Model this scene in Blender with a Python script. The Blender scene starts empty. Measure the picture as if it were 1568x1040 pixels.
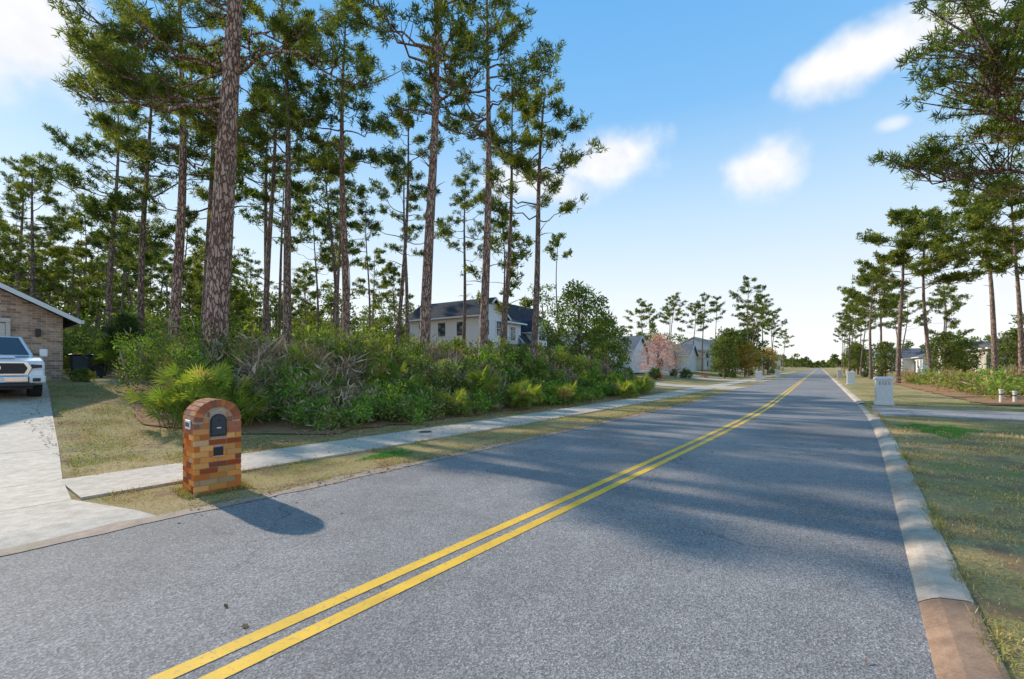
import bpy, math, numpy as np
from mathutils import Vector
TH=math.radians(37.5); C=math.cos(TH); S=math.sin(TH)
HW=3.25
sc=bpy.context.scene
col=sc.collection
def W(d,t,z=0.0): return (d*C+t*S, -d*S+t*C, z)
def DT(x,y): return (x*C-y*S, x*S+y*C)
def rc(t):
    t=np.asarray(t,float); u=np.clip((t-10)/16,0,1)
    return -2.92-.06*8*u*u-.06*np.maximum(t-26,0)
def sst(u):
    u=np.clip(u,0,1); return u*u*(3-2*u)
def gh(s):
    s=np.asarray(s,float)
    return 1.2*sst((-s-6.5)/17.5)+1.0*sst((s-6)/20.)
def gbase(s):
    s=np.asarray(s,float)
    return np.interp(s,[-3.45,-3.26,3.26,3.5],[0.0,-.04,-.04,.07])+gh(s)
def gz(x,y):
    d,t=DT(x,y); return float(gbase(d-rc(t)))
def ST(s,t,z=None):
    d=float(s+rc(t)); 
    if z is None: z=float(gbase(s))
    return W(d,t,z)

# ---------------------------------------------------------------- materials
def newmat(name):
    m=bpy.data.materials.new(name); m.use_nodes=True
    nt=m.node_tree; nt.nodes.clear()
    out=nt.nodes.new('ShaderNodeOutputMaterial')
    return m,nt,out
def N(nt,t,**k):
    n=nt.nodes.new(t)
    for a,b in k.items(): setattr(n,a,b)
    return n
def noise(nt,vec,scale,detail=4,rough=.55):
    n=N(nt,'ShaderNodeTexNoise'); n.inputs['Scale'].default_value=scale; n.inputs['Detail'].default_value=detail
    n.inputs['Roughness'].default_value=rough
    nt.links.new(vec,n.inputs['Vector']); return n.outputs['Fac']
def ramp(nt,fac,stops):
    r=N(nt,'ShaderNodeValToRGB'); e=r.color_ramp.elements
    while len(e)<len(stops): e.new(.5)
    for i,(p,c) in enumerate(stops):
        e[i].position=p; e[i].color=(c,c,c,1) if not hasattr(c,'__len__') else (*c,1)
    nt.links.new(fac,r.inputs['Fac']); return r.outputs['Color']
def mix(nt,fac,a,b,mode='MIX'):
    m=N(nt,'ShaderNodeMix',data_type='RGBA',blend_type=mode)
    for sock,v in ((m.inputs[0],fac),(m.inputs[6],a),(m.inputs[7],b)):
        if hasattr(v,'links'): nt.links.new(v,sock)
        elif hasattr(v,'__len__'): sock.default_value=(*v,1)
        else: sock.default_value=v
    return m.outputs[2]
def bump(nt,h,strength,dist):
    b=N(nt,'ShaderNodeBump'); b.inputs['Strength'].default_value=strength; b.inputs['Distance'].default_value=dist
    nt.links.new(h,b.inputs['Height']); return b.outputs['Normal']
def coords(nt,scale=None):
    tc=N(nt,'ShaderNodeTexCoord'); o=tc.outputs['Object']
    if scale:
        mp=N(nt,'ShaderNodeMapping'); mp.inputs['Scale'].default_value=scale
        nt.links.new(o,mp.inputs['Vector']); o=mp.outputs['Vector']
    return o
def prin(nt,out,colr,rough=.8,nrm=None,metal=0,spec=.5,coat=0):
    p=N(nt,'ShaderNodeBsdfPrincipled')
    if hasattr(colr,'links'): nt.links.new(colr,p.inputs['Base Color'])
    else: p.inputs['Base Color'].default_value=(*colr,1)
    p.inputs['Roughness'].default_value=rough
    p.inputs['Metallic'].default_value=metal; p.inputs['Specular IOR Level'].default_value=spec
    p.inputs['Coat Weight'].default_value=coat
    if nrm is not None: nt.links.new(nrm,p.inputs['Normal'])
    nt.links.new(p.outputs[0],out.inputs[0]); return p
def simple(name,c,rough=.7,var=.12,scale=6,metal=0,spec=.5,bmp=0,coat=0):
    m,nt,out=newmat(name); o=coords(nt); n=noise(nt,o,scale,5)
    k=ramp(nt,n,[(.3,1-var),(.7,1+var)])
    cc=mix(nt,1.0,c,k,'MULTIPLY')
    nr=bump(nt,noise(nt,o,scale*8,3),bmp,.01) if bmp else None
    prin(nt,out,cc,rough,nr,metal,spec,coat); return m
def vcolmat(name,transl=.3,tint=(1.25,1.15,.5)):
    m,nt,out=newmat(name)
    cc=N(nt,'ShaderNodeAttribute',attribute_name='Col').outputs['Color']
    d=N(nt,'ShaderNodeBsdfDiffuse'); nt.links.new(cc,d.inputs['Color']); sh=d.outputs[0]
    if transl:
        t=N(nt,'ShaderNodeBsdfTranslucent'); c2=mix(nt,1.0,cc,tint,'MULTIPLY'); nt.links.new(c2,t.inputs['Color'])
        ms=N(nt,'ShaderNodeMixShader'); ms.inputs[0].default_value=transl
        nt.links.new(sh,ms.inputs[1]); nt.links.new(t.outputs[0],ms.inputs[2]); sh=ms.outputs[0]
    nt.links.new(sh,out.inputs[0])
    return m
def m_asphalt():
    m,nt,out=newmat('asphalt'); o=coords(nt)
    big=ramp(nt,noise(nt,o,.3,5,.6),[(.32,.74),(.5,.98),(.68,1.14)])
    mid=ramp(nt,noise(nt,o,3.5,5,.7),[(.3,.88),(.7,1.1)])
    v=N(nt,'ShaderNodeTexVoronoi'); v.inputs['Scale'].default_value=95; nt.links.new(o,v.inputs['Vector'])
    sp=ramp(nt,v.outputs['Color'],[(.1,.55),(.5,.96),(.85,1.5),(.97,2.0)])
    c=mix(nt,1.0,(.275,.246,.225),big,'MULTIPLY'); c=mix(nt,1.0,c,mid,'MULTIPLY'); c=mix(nt,1.0,c,sp,'MULTIPLY')
    w=N(nt,'ShaderNodeTexVoronoi',feature='DISTANCE_TO_EDGE'); w.inputs['Scale'].default_value=.33
    nz=N(nt,'ShaderNodeTexNoise'); nz.inputs['Scale'].default_value=2.2; nz.inputs['Detail'].default_value=5; nt.links.new(o,nz.inputs['Vector'])
    ad=N(nt,'ShaderNodeVectorMath',operation='MULTIPLY_ADD'); nt.links.new(nz.outputs['Color'],ad.inputs[0]); ad.inputs[1].default_value=(.9,.9,.9); nt.links.new(o,ad.inputs[2])
    nt.links.new(ad.outputs[0],w.inputs['Vector'])
    cr=ramp(nt,w.outputs['Distance'],[(0,1.0),(.005,0.0)])
    gate=ramp(nt,noise(nt,o,.5,2),[(.46,0.0),(.55,.7)])
    f=mix(nt,1.0,cr,gate,'MULTIPLY')
    c=mix(nt,f,c,(.07,.065,.06))
    st=ramp(nt,noise(nt,o,1.3,3,.5),[(.62,0.0),(.75,.3)])
    c=mix(nt,st,c,(.14,.125,.115))
    prin(nt,out,c,.85,bump(nt,v.outputs['Distance'],.5,.006),0,.3); return m
def m_paint():
    m,nt,out=newmat('yellow_paint'); o=coords(nt)
    w=ramp(nt,noise(nt,o,22,6,.75),[(.34,.85),(.45,0.0)])
    k=ramp(nt,noise(nt,o,2.5,4),[(.3,.82),(.7,1.1)])
    c=mix(nt,1.0,(.92,.52,.05),k,'MULTIPLY')
    c=mix(nt,w,c,(.3,.27,.2))
    prin(nt,out,c,.7,bump(nt,noise(nt,o,120,1),.3,.005),0,.3); return m
def m_concrete(name,a,b,vc=False):
    m,nt,out=newmat(name); o=coords(nt)
    n1=ramp(nt,noise(nt,o,.9,6,.65),[(.35,0.0),(.65,1.0)])
    c=mix(nt,n1,a,b)
    k=ramp(nt,noise(nt,o,70,2),[(.3,.88),(.7,1.12)])
    c=mix(nt,1.0,c,k,'MULTIPLY')
    k=ramp(nt,noise(nt,o,7,5,.7),[(.35,.74),(.6,1.05)])
    c=mix(nt,1.0,c,k,'MULTIPLY')
    if vc:
        at=N(nt,'ShaderNodeAttribute',attribute_name='Col').outputs['Color']; c=mix(nt,1.0,c,at,'MULTIPLY')
    prin(nt,out,c,.85,bump(nt,noise(nt,o,90,2),.35,.004),0,.3); return m
def m_ground():
    m,nt,out=newmat('grass'); o=coords(nt)
    a=ramp(nt,noise(nt,o,.28,5,.6),[(.36,(.54,.38,.18)),(.54,(.42,.33,.13)),(.68,(.27,.28,.08))])
    b=ramp(nt,noise(nt,o,38,4,.7),[(.3,.5),(.5,.92),(.7,1.35)])
    c=mix(nt,1.0,a,b,'MULTIPLY')
    d=ramp(nt,noise(nt,o,1.7,5,.7),[(.5,0.0),(.6,.8)])
    c=mix(nt,d,c,(.3,.18,.1))
    g=ramp(nt,noise(nt,o,.75,3,.5),[(.6,0.0),(.68,.5)])
    c=mix(nt,g,c,(.18,.24,.06))
    prin(nt,out,c,.95,bump(nt,noise(nt,o,45,4,.7),.8,.03),0,.1); return m
def m_straw():
    m,nt,out=newmat('pine_straw'); o=coords(nt)
    a=ramp(nt,noise(nt,o,1.1,6,.7),[(.35,(.44,.18,.09)),(.5,(.47,.25,.13)),(.66,(.28,.22,.1))])
    b=ramp(nt,noise(nt,o,50,4,.8),[(.3,.45),(.5,.95),(.7,1.5)])
    c=mix(nt,1.0,a,b,'MULTIPLY')
    prin(nt,out,c,.95,bump(nt,noise(nt,o,60,4,.8),1,.03),0,.1); return m
def m_bark(name,a,b,c3):
    m,nt,out=newmat(name); o=coords(nt,(1,1,.28))
    v=N(nt,'ShaderNodeTexVoronoi',feature='DISTANCE_TO_EDGE'); v.inputs['Scale'].default_value=11
    nz=N(nt,'ShaderNodeTexNoise'); nz.inputs['Scale'].default_value=9; nz.inputs['Detail'].default_value=4; nt.links.new(o,nz.inputs['Vector'])
    ad=N(nt,'ShaderNodeVectorMath',operation='MULTIPLY_ADD'); nt.links.new(nz.outputs['Color'],ad.inputs[0]); ad.inputs[1].default_value=(.2,.2,.2); nt.links.new(o,ad.inputs[2])
    nt.links.new(ad.outputs[0],v.inputs['Vector'])
    e=ramp(nt,v.outputs['Distance'],[(.0,0.0),(.16,1.0)])
    pl=ramp(nt,noise(nt,o,5,5,.75),[(.3,b),(.62,c3)])
    c=mix(nt,e,a,pl)
    prin(nt,out,c,.9,bump(nt,e,1,.045),0,.15); return m
def m_brickwall(name,c1,c2,mort,sx=1.0):
    m,nt,out=newmat(name); tc=N(nt,'ShaderNodeTexCoord'); sp=N(nt,'ShaderNodeSeparateXYZ'); nt.links.new(tc.outputs['Object'],sp.inputs[0])
    ad=N(nt,'ShaderNodeMath',operation='ADD'); nt.links.new(sp.outputs[0],ad.inputs[0]); nt.links.new(sp.outputs[1],ad.inputs[1])
    cb=N(nt,'ShaderNodeCombineXYZ'); nt.links.new(ad.outputs[0],cb.inputs[0]); nt.links.new(sp.outputs[2],cb.inputs[1])
    b=N(nt,'ShaderNodeTexBrick'); nt.links.new(cb.outputs[0],b.inputs['Vector'])
    b.inputs['Color1'].default_value=(*c1,1); b.inputs['Color2'].default_value=(*c2,1); b.inputs['Mortar'].default_value=(*mort,1)
    b.inputs['Scale'].default_value=1; b.inputs['Brick Width'].default_value=.22*sx; b.inputs['Row Height'].default_value=.08*sx; b.inputs['Mortar Size'].default_value=.008
    k=ramp(nt,noise(nt,tc.outputs['Object'],3,5,.7),[(.3,.7),(.7,1.25)])
    c=mix(nt,1.0,b.outputs['Color'],k,'MULTIPLY')
    prin(nt,out,c,.85,bump(nt,b.outputs['Fac'],-.5,.01)); return m
def m_roof(name,c0):
    m,nt,out=newmat(name); tc=N(nt,'ShaderNodeTexCoord'); o=tc.outputs['Object']
    sp=N(nt,'ShaderNodeSeparateXYZ'); nt.links.new(o,sp.inputs[0])
    ad=N(nt,'ShaderNodeMath',operation='ADD'); nt.links.new(sp.outputs[0],ad.inputs[0]); nt.links.new(sp.outputs[1],ad.inputs[1])
    cb=N(nt,'ShaderNodeCombineXYZ'); nt.links.new(ad.outputs[0],cb.inputs[0]); nt.links.new(sp.outputs[2],cb.inputs[1])
    b=N(nt,'ShaderNodeTexBrick'); nt.links.new(cb.outputs[0],b.inputs['Vector'])
    b.inputs['Color1'].default_value=(*c0,1); b.inputs['Color2'].default_value=(*[x*.7 for x in c0],1); b.inputs['Mortar'].default_value=(*[x*.4 for x in c0],1)
    b.inputs['Scale'].default_value=1; b.inputs['Brick Width'].default_value=.4; b.inputs['Row Height'].default_value=.11; b.inputs['Mortar Size'].default_value=.01
    k=ramp(nt,noise(nt,o,1.5,5,.7),[(.3,.8),(.7,1.2)])
    prin(nt,out,mix(nt,1.0,b.outputs['Color'],k,'MULTIPLY'),.95,None,0,.15); return m
ASPH=m_asphalt(); YEL=m_paint(); CONC=m_concrete('sidewalk_concrete',(.64,.52,.4),(.54,.44,.34)); DCONC=m_concrete('driveway_concrete',(.66,.54,.42),(.56,.46,.36))
KERB=m_concrete('kerb_concrete',(.64,.51,.39),(.5,.39,.29),True); GRASS=m_ground(); STRAW=m_straw()
SOIL=m_concrete('edge_soil',(.44,.31,.23),(.36,.27,.18))
BARK=m_bark('pine_bark',(.13,.065,.045),(.42,.23,.165),(.58,.4,.32)); BARK2=m_bark('grey_bark',(.12,.08,.06),(.32,.2,.15),(.45,.32,.25))
NEED=vcolmat('pine_needles',.47); LEAF=vcolmat('leaves',.45); BLADE=vcolmat('grass_blades',.3,(1.15,1.0,.6))
TWIG=vcolmat('twigs',0); BRK=vcolmat('mailbox_brick',0)
MORT=simple('mortar',(.5,.38,.28),.95,.2,30,bmp=.5)
WHITE=simple('white_paint',(.8,.8,.79),.5,.04); CREAM=simple('cream_paint',(.66,.6,.51),.6,.06)
TRIM=simple('trim_white',(.8,.8,.8),.5,.03); BLACK=simple('black_metal',(.02,.02,.022),.4,.1)
DARK=simple('dark_plastic',(.03,.035,.045),.5,.1)
RUST=simple('rusty_iron',(.2,.1,.06),.8,.3,20,bmp=.5); STUCCO=simple('stucco',(.76,.74,.71),.9,.06,9,bmp=.3)
CHROME=simple('chrome',(.7,.7,.72),.15,.02,metal=1); CARW=simple('car_paint_white',(.8,.81,.82),.25,.02,coat=1)
TYRE=simple('tyre_rubber',(.022,.022,.022),.85,.2); RIM=simple('rim_alloy',(.45,.45,.47),.3,.05,metal=1)
GLASS=simple('window_glass',(.03,.045,.06),.05,.05,spec=.9); LAMP=simple('headlight_glass',(.65,.68,.72),.08,.05,spec=.9,coat=1)
BW=m_brickwall('house_brick',(.6,.4,.28),(.27,.16,.11),(.56,.47,.38),1.2)
ROOFD=m_roof('roof_dark',(.07,.07,.08)); ROOFG=m_roof('roof_grey',(.2,.2,.21)); ROOFB=m_roof('roof_brown',(.25,.19,.15))

# ---------------------------------------------------------------- geometry
class Geo:
    def __init__(s): s.V=[];s.F=[];s.M=[];s.Cc=[];s.n=0;s.sm=[]
    def quads(s,V,colr,mat,smooth=False):
        V=V.reshape(-1,3); k=len(V)//4
        s.F.append(np.arange(4*k).reshape(k,4)+s.n); s.V.append(V); s.n+=4*k
        s.M.append(np.full(k,mat)); s.sm.append(np.full(k,smooth))
        colr=np.asarray(colr,float)
        if colr.ndim==1: colr=np.tile(colr,(k,1))
        s.Cc.append(np.repeat(colr,4,axis=0))
    def grid(s,P,mat,colr=(1,1,1),smooth=True):
        a,b=P.shape[:2]; idx=np.arange(a*b).reshape(a,b)+s.n
        F=np.stack([idx[:-1,:-1],idx[1:,:-1],idx[1:,1:],idx[:-1,1:]],-1).reshape(-1,4)
        s.F.append(F); s.V.append(P.reshape(-1,3)); s.n+=a*b; s.M.append(np.full(len(F),mat)); s.sm.append(np.full(len(F),smooth))
        s.Cc.append(np.tile(np.asarray(colr,float),(a*b,1)))
    def tube(s,P,R,n,mat,colr=(1,1,1)):
        P=np.asarray(P,float); R=np.asarray(R,float)
        T=np.gradient(P,axis=0); T/=np.linalg.norm(T,axis=1)[:,None]+1e-9
        ref=np.array([0,0,1.]) if abs(T[0][2])<.8 else np.array([1.,0,0])
        A=np.cross(T,ref); A/=np.linalg.norm(A,axis=1)[:,None]+1e-9; B=np.cross(T,A)
        th=np.linspace(0,2*np.pi,n+1)[:-1]
        G=P[:,None]+R[:,None,None]*(A[:,None]*np.cos(th)[None,:,None]+B[:,None]*np.sin(th)[None,:,None])
        G=np.concatenate([G,G[:,:1]],1); s.grid(G,mat,colr)
    def box(s,c,sz,mat,colr=(1,1,1),ry=0):
        x,y,z=[v/2 for v in sz]
        v=np.array([[-x,-y,-z],[x,-y,-z],[x,y,-z],[-x,y,-z],[-x,-y,z],[x,-y,z],[x,y,z],[-x,y,z]])
        if ry:
            c_,s_=math.cos(ry),math.sin(ry); v=np.stack([v[:,0]*c_+v[:,2]*s_,v[:,1],-v[:,0]*s_+v[:,2]*c_],1)
        v=v+np.array(c); f=[[0,3,2,1],[4,5,6,7],[0,1,5,4],[1,2,6,5],[2,3,7,6],[3,0,4,7]]
        s.quads(v[np.array(f)].reshape(-1,3),colr,mat)
    def mesh(s,name,mats):
        V=np.concatenate(s.V); F=np.concatenate(s.F); me=bpy.data.meshes.new(name)
        me.vertices.add(len(V)); me.vertices.foreach_set('co',V.astype(np.float32).ravel())
        me.loops.add(F.size); me.loops.foreach_set('vertex_index',F.astype(np.int32).ravel())
        me.polygons.add(len(F)); me.polygons.foreach_set('loop_start',(np.arange(len(F))*4).astype(np.int32))
        me.polygons.foreach_set('material_index',np.concatenate(s.M).astype(np.int32))
        me.polygons.foreach_set('use_smooth',np.concatenate(s.sm).astype(bool))
        a=me.attributes.new('Col','FLOAT_COLOR','POINT'); cc=np.concatenate(s.Cc); cc=np.concatenate([cc,np.ones((len(cc),1))],1)
        a.data.foreach_set('color',cc.astype(np.float32).ravel())
        for m in mats: me.materials.append(m)
        me.update(calc_edges=True); me.validate(); return me
def obj(name,me,loc=(0,0,0),rz=0,sc_=1,parent=None):
    o=bpy.data.objects.new(name,me); o.location=loc; o.rotation_euler=(0,0,rz)
    o.scale=(sc_,)*3 if not hasattr(sc_,'__len__') else sc_
    col.objects.link(o)
    if parent: o.parent=parent
    return o
def empty(name,loc,rz=0):
    o=obj(name,None,loc,rz); o.empty_display_size=.3; return o
def poly(name,verts,faces,mat,parent=None,bevel=0,smooth=False):
    me=bpy.data.meshes.new(name); me.from_pydata([tuple(v) for v in verts],[],faces); me.materials.append(mat); me.update()
    o=obj(name,me,parent=parent)
    if bevel:
        b=o.modifiers.new('b','BEVEL'); b.width=bevel; b.segments=2; b.limit_method='ANGLE'
    return o
def box(name,c,sz,mat,parent=None,bevel=0):
    x,y,z=[v/2 for v in sz]; cx,cy,cz=c
    v=[(cx+a*x,cy+b*y,cz+e*z) for a,b,e in [(-1,-1,-1),(1,-1,-1),(1,1,-1),(-1,1,-1),(-1,-1,1),(1,-1,1),(1,1,1),(-1,1,1)]]
    return poly(name,v,[[0,3,2,1],[4,5,6,7],[0,1,5,4],[1,2,6,5],[2,3,7,6],[3,0,4,7]],mat,parent,bevel)
def fixn(o):
    import bmesh
    bm=bmesh.new(); bm.from_mesh(o.data); bmesh.ops.recalc_face_normals(bm,faces=bm.faces); bm.to_mesh(o.data); bm.free()
    return o
def prism(name,prof,axis,a,b,mat,parent=None,bevel=0,b_in=0):
    n=len(prof); f=(lambda u,z,w:(u,w,z)) if axis=='y' else (lambda u,z,w:(w,u,z))
    v=[f(u,z,a) for u,z in prof]+[f(u,z,b) for u,z in prof]
    fs=[list(range(n))[::-1],list(range(n,2*n))]+[[i,(i+1)%n,n+(i+1)%n,n+i] for i in range(n)]
    return fixn(poly(name,v,fs,mat,parent,bevel))
def cyl(name,c,r,h,axis,mat,parent=None,n=24,bevel=0):
    th=np.linspace(0,2*np.pi,n+1)[:-1]; v=[]
    for k in (-h/2,h/2):
        for a in th:
            p=(r*math.cos(a),r*math.sin(a),k)
            if axis=='x': p=(p[2],p[0],p[1])
            if axis=='y': p=(p[0],p[2],p[1])
            v.append((c[0]+p[0],c[1]+p[1],c[2]+p[2]))
    fs=[list(range(n))[::-1],list(range(n,2*n))]+[[i,(i+1)%n,n+(i+1)%n,n+i] for i in range(n)]
    return fixn(poly(name,v,fs,mat,parent,bevel))

# ---------------------------------------------------------------- ground, road
sv=np.array([-3000,-1500,-800,-400,-200,-120,-80,-60,-45,-35,-30,-27]+list(np.arange(-25,-6.9,.75))+[-6.5,-5,-4.2,-3.45,-3.26,3.26,3.5,4,5,6]+list(np.arange(7,27,1.5))+[30,36,45,60,80,120,200,400,800,1500,3000])
tv=np.array([-400,-200,-100,-60,-40]+list(np.arange(-30,60,1.0))+list(np.arange(60,200,6))+[220,260,320,400,520,700,1000,1500,2200,3200])
def sheet(name,sv,tv,zf,mat,warp=None):
    SS,TT=np.meshgrid(sv,tv,indexing='ij'); D=SS+rc(TT)
    Z=zf(SS,TT); P=np.stack([D*C+TT*S,-D*S+TT*C,Z],-1)
    g=Geo(); g.grid(P[:,::-1],0); return obj(name,g.mesh(name,[mat]))
rg=np.random.default_rng(3)
def zg(s,t):
    n=(np.sin(s*1.7+t*.9)*np.sin(t*1.3-s*.6))*.012
    return gbase(s)+np.where((np.abs(s)>9)&(np.abs(s)<40),n,0)
sheet('ground',sv,tv,zg,GRASS)
tr=np.array([-60,-40]+list(np.arange(-30,60,1.0))+list(np.arange(60,200,6))+[220,260,320,400,520,700,1000,1500])
sheet('road',np.array([-HW,-1.5,0,1.5,HW]),tr,lambda s,t:s*0,ASPH)
g=Geo()
for s0 in (-.165,.055):
    SS,TT=np.meshgrid(np.array([s0,s0+.115]),tr,indexing='ij'); D=SS+rc(TT)
    g.grid(np.stack([D*C+TT*S,-D*S+TT*C,SS*0+.004],-1)[:,::-1],0)
obj('road_centre_line',g.mesh('road_centre_line',[YEL]))
g=Geo(); prof=[(3.235,-.03),(3.25,.006),(3.31,.045),(3.36,.068),(3.5,.088),(3.535,.084),(3.54,.0)]
t=-12.
while t<400:
    ln=3.05 if t<60 else 12.
    if t<4.4<t+ln-.2: ln=4.4-t
    tt=np.linspace(t,t+ln-.012,3)
    low=.35 if (19<t+ln/2<24.5) else 1
    SS=np.array([p[0] for p in prof]); ZZ=np.array([p[1] for p in prof])
    A,B=np.meshgrid(SS,tt,indexing='ij'); D=A+rc(B); Z=np.tile(ZZ[:,None],(1,3))*low
    k=rg.uniform(.82,1.1); cc=(k,k,k)
    if t+ln<4.5: cc=(.58,.45,.37) if t>1 else (.62,.5,.42)
    g.grid(np.stack([D*C+B*S,-D*S+B*C,Z],-1)[:,::-1],0,cc,False)
    t+=ln
obj('kerb',g.mesh('kerb',[KERB]))
tl=np.array(list(np.arange(-14,60,.15))+list(np.arange(60,200,4)))
g=Geo(); n=len(tl)
def wob(t,a=.05,ph=0): return a*(np.sin(t*2.1+ph)+.6*np.sin(t*5.3+ph*2)+.5*np.sin(t*11.7+ph))
s_in=-3.2+wob(tl,.02,1)+rg.normal(0,.008,n); s_out=-3.42+wob(tl,.035,2)+rg.normal(0,.015,n)
Sx=np.stack([s_out,s_in]); TT=np.stack([tl,tl]); D=Sx+rc(TT)
g.grid(np.stack([D*C+TT*S,-D*S+TT*C,np.array([[.012],[.006]])+Sx*0],-1)[:,::-1],0)
obj('road_edge_soil',g.mesh('road_edge_soil',[SOIL]))
g=Geo()
def slab(g,pts,z,th=.05,mat=0):
    T=[np.array(W(p[0],p[1],zz)) for p,zz in zip(pts,z)]; B=[v-np.array([0,0,th]) for v in T]
    q=[T]+[[B[i],B[(i+1)%4],T[(i+1)%4],T[i]] for i in range(4)]
    g.quads(np.array(q),(1,1,1),mat)
t=1.26
while t<200:
    ln=1.52 if t<70 else 6.0
    a,b=t,t+ln-.014; k=rg.uniform(0,.006)
    slab(g,[(-6.5+rc(a),a),(-5.0+rc(a),a),(-5.0+rc(b),b),(-6.5+rc(b),b)][::1],[.028+k]*4); t+=ln
obj('sidewalk',g.mesh('sidewalk',[CONC]))
def drive(name,rows,mat,zo,sub=1,gap=.014,split=None):
    g=Geo()
    for (d0,a0,b0),(d1,a1,b1) in zip(rows[:-1],rows[1:]):
        cuts=[0,1] if not split else split
        for u0,u1 in zip(cuts[:-1],cuts[1:]):
            for k in range(sub):
                f0=k/sub; f1=(k+1)/sub; L=abs(d1-d0); ge=gap/L if k==sub-1 else 0
                P=[]
                for f in (f0,f1-ge):
                    d=d0+(d1-d0)*f; lo=a0+(a1-a0)*f; hi=b0+(b1-b0)*f; w=hi-lo
                    P.append([(d,lo+w*u0),(d,lo+w*u1-(gap if u1<1 else 0))])
                pts=[P[0][0],P[0][1],P[1][1],P[1][0]]
                z=[float(gbase(p[0]-rc(p[1])))+zo for p in pts]
                slab(g,pts,z,.06)
    return obj(name,g.mesh(name,[mat]))
rows=[(-6.17,-6.2,1.72),(-7.9,-5.4,1.17),(-9.42,-5.2,1.30),(-12.4,-5.1,1.66),(-15.4,-5,1.98),(-18.4,-5,2.3),(-21.4,-5,2.62),(-25.3,-5,3.0)]
drive('driveway',rows,DCONC,.03,3,.02,[0,.5,1])
def dr2(name,t0,t1,s_list,mat,zo):
    rows=[(float(s+rc((t0+t1)/2)),t0-(.8 if abs(s)<4.2 else 0),t1+(.8 if abs(s)<4.2 else 0)) for s in s_list]
    return drive(name,rows,mat,zo,2)
dr2('driveway',38,42,[-3.3,-5,-6.6,-9,-12,-16,-20,-24],DCONC,.05)
dr2('driveway',20,23.4,[3.52,4.6,6,8,11,15,20,26,34],m_concrete('driveway_grey',(.4,.36,.33),(.31,.28,.26)),.03)
dr2('driveway',60,64,[-3.3,-5,-6.6,-9,-12,-16,-20],DCONC,.05)
def straw(name,sr,t0f,t1f,zo):
    us=np.linspace(0,1,60); SS=np.tile(sr[:,None],(1,60)); t0=t0f(sr)+rg.normal(0,.08,len(sr)); t1=t1f(sr)
    TT=t0[:,None]+(t1-t0)[:,None]*us[None]; SS=SS.copy()
    SS[0]+=.12*np.sin(TT[0]*2.3)+.1*np.sin(TT[0]*5.1)+rg.normal(0,.04,60)
    D=SS+rc(TT); P=np.stack([D*C+TT*S,-D*S+TT*C,zg(SS,TT)+zo],-1); g=Geo(); g.grid(P,0); return obj(name,g.mesh(name,[STRAW]))
straw('pine_straw_bed',np.concatenate([-np.arange(7.7,26,.75),-np.array([28,32,38,46,60,80.])]),
      lambda s:np.interp(-s,[7.7,9,11.7,22,30,60],[6.2,4.6,3.4,5.2,6.5,6.5]),lambda s:np.interp(-s,[7.7,10,14,60],[30,31,31,33]),.03)
straw('pine_straw_bed',np.array([7.6,8.5,10,12,14,17,20,24,30,40]),lambda s:27+0*s,lambda s:60+0*s,.04)

# ---------------------------------------------------------------- grass blades
def blades(g,s0,s1,t0,t1,n,cols,L=(.02,.05),w=.004,zref=5.,mask=None,r=rg):
    s=r.uniform(s0,s1,n); t=r.uniform(t0,t1,n); d=s+rc(t); x=d*C+t*S; y=-d*S+t*C
    dist=np.hypot(x,y); keep=(r.random(n)<np.minimum(1,(zref/dist)**1.6))&(y>1)
    pn=.5+.5*np.sin(x*.8+1+.6*np.sin(y*1.7))*np.sin(y*.9+.5*np.sin(x*2.1))
    keep&=(r.random(n)<.1+.9*np.clip(.42+1.2*np.sin(x*2.3+1.3*np.sin(y*1.9))*np.sin(y*2.7+x)+.35*np.sin(x*7+3*np.sin(y*3)),0,1))
    if mask is not None: keep&=mask(s,t)
    s,t,x,y,dist,pn=s[keep],t[keep],x[keep],y[keep],dist[keep],pn[keep]; n=len(s)
    z=zg(s,t)-.003
    sc_=np.maximum(1,dist/zref)**.8
    c=np.stack([x,y,z],1); az=r.uniform(0,2*np.pi,n); tilt=r.uniform(.3,1.45,n)
    dv=np.stack([np.cos(az)*np.sin(tilt),np.sin(az)*np.sin(tilt),np.cos(tilt)],1)
    az2=r.uniform(0,2*np.pi,n); sd=np.stack([np.cos(az2),np.sin(az2),0*az],1)
    LL=(r.uniform(*L,n)*sc_**.5)[:,None]; ww=(w*sc_)[:,None]
    V=np.stack([c,c+dv*LL*.5+sd*ww,c+dv*LL,c+dv*LL*.5-sd*ww],1)
    pn=pn+.3*np.sin(x*3.1+y*2.3)+r.normal(0,.3,n)
    a=np.array(cols[0]); b=np.array(cols[1]); cc=a+(b-a)*np.clip(pn,0,1)[:,None]; cc*=r.uniform(.65,1.3,n)[:,None]
    g.quads(V,cc,0)
g=Geo()
blades(g,3.56,9,0,16,250000,((.78,.54,.28),(.6,.46,.18)),zref=4.5,mask=lambda s,t:(t<19.8)|(t>23.6))
blades(g,3.56,14,14,40,45000,((.76,.53,.26),(.54,.43,.17)),zref=9,mask=lambda s,t:(t<19.5)|(t>23.8))
dredge=lambda s,t:(t>np.interp(-(s+rc(t)),[6.2,7.9,9.4,25],[1.85,1.3,1.4,3.1]))
blades(g,-4.97,-3.36,1.2,30,100000,((.58,.42,.18),(.34,.37,.09)),zref=7,mask=dredge)
blades(g,-8.2,-6.53,1.2,32,70000,((.57,.4,.18),(.32,.34,.09)),zref=8,mask=dredge)
blades(g,-20,-6.53,1.2,5.5,110000,((.58,.42,.18),(.34,.38,.09)),zref=9,mask=lambda s,t:dredge(s,t)&(t<np.interp(-s,[6.5,9,11.7,22],[6,4.6,3.4,5.2])))
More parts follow.
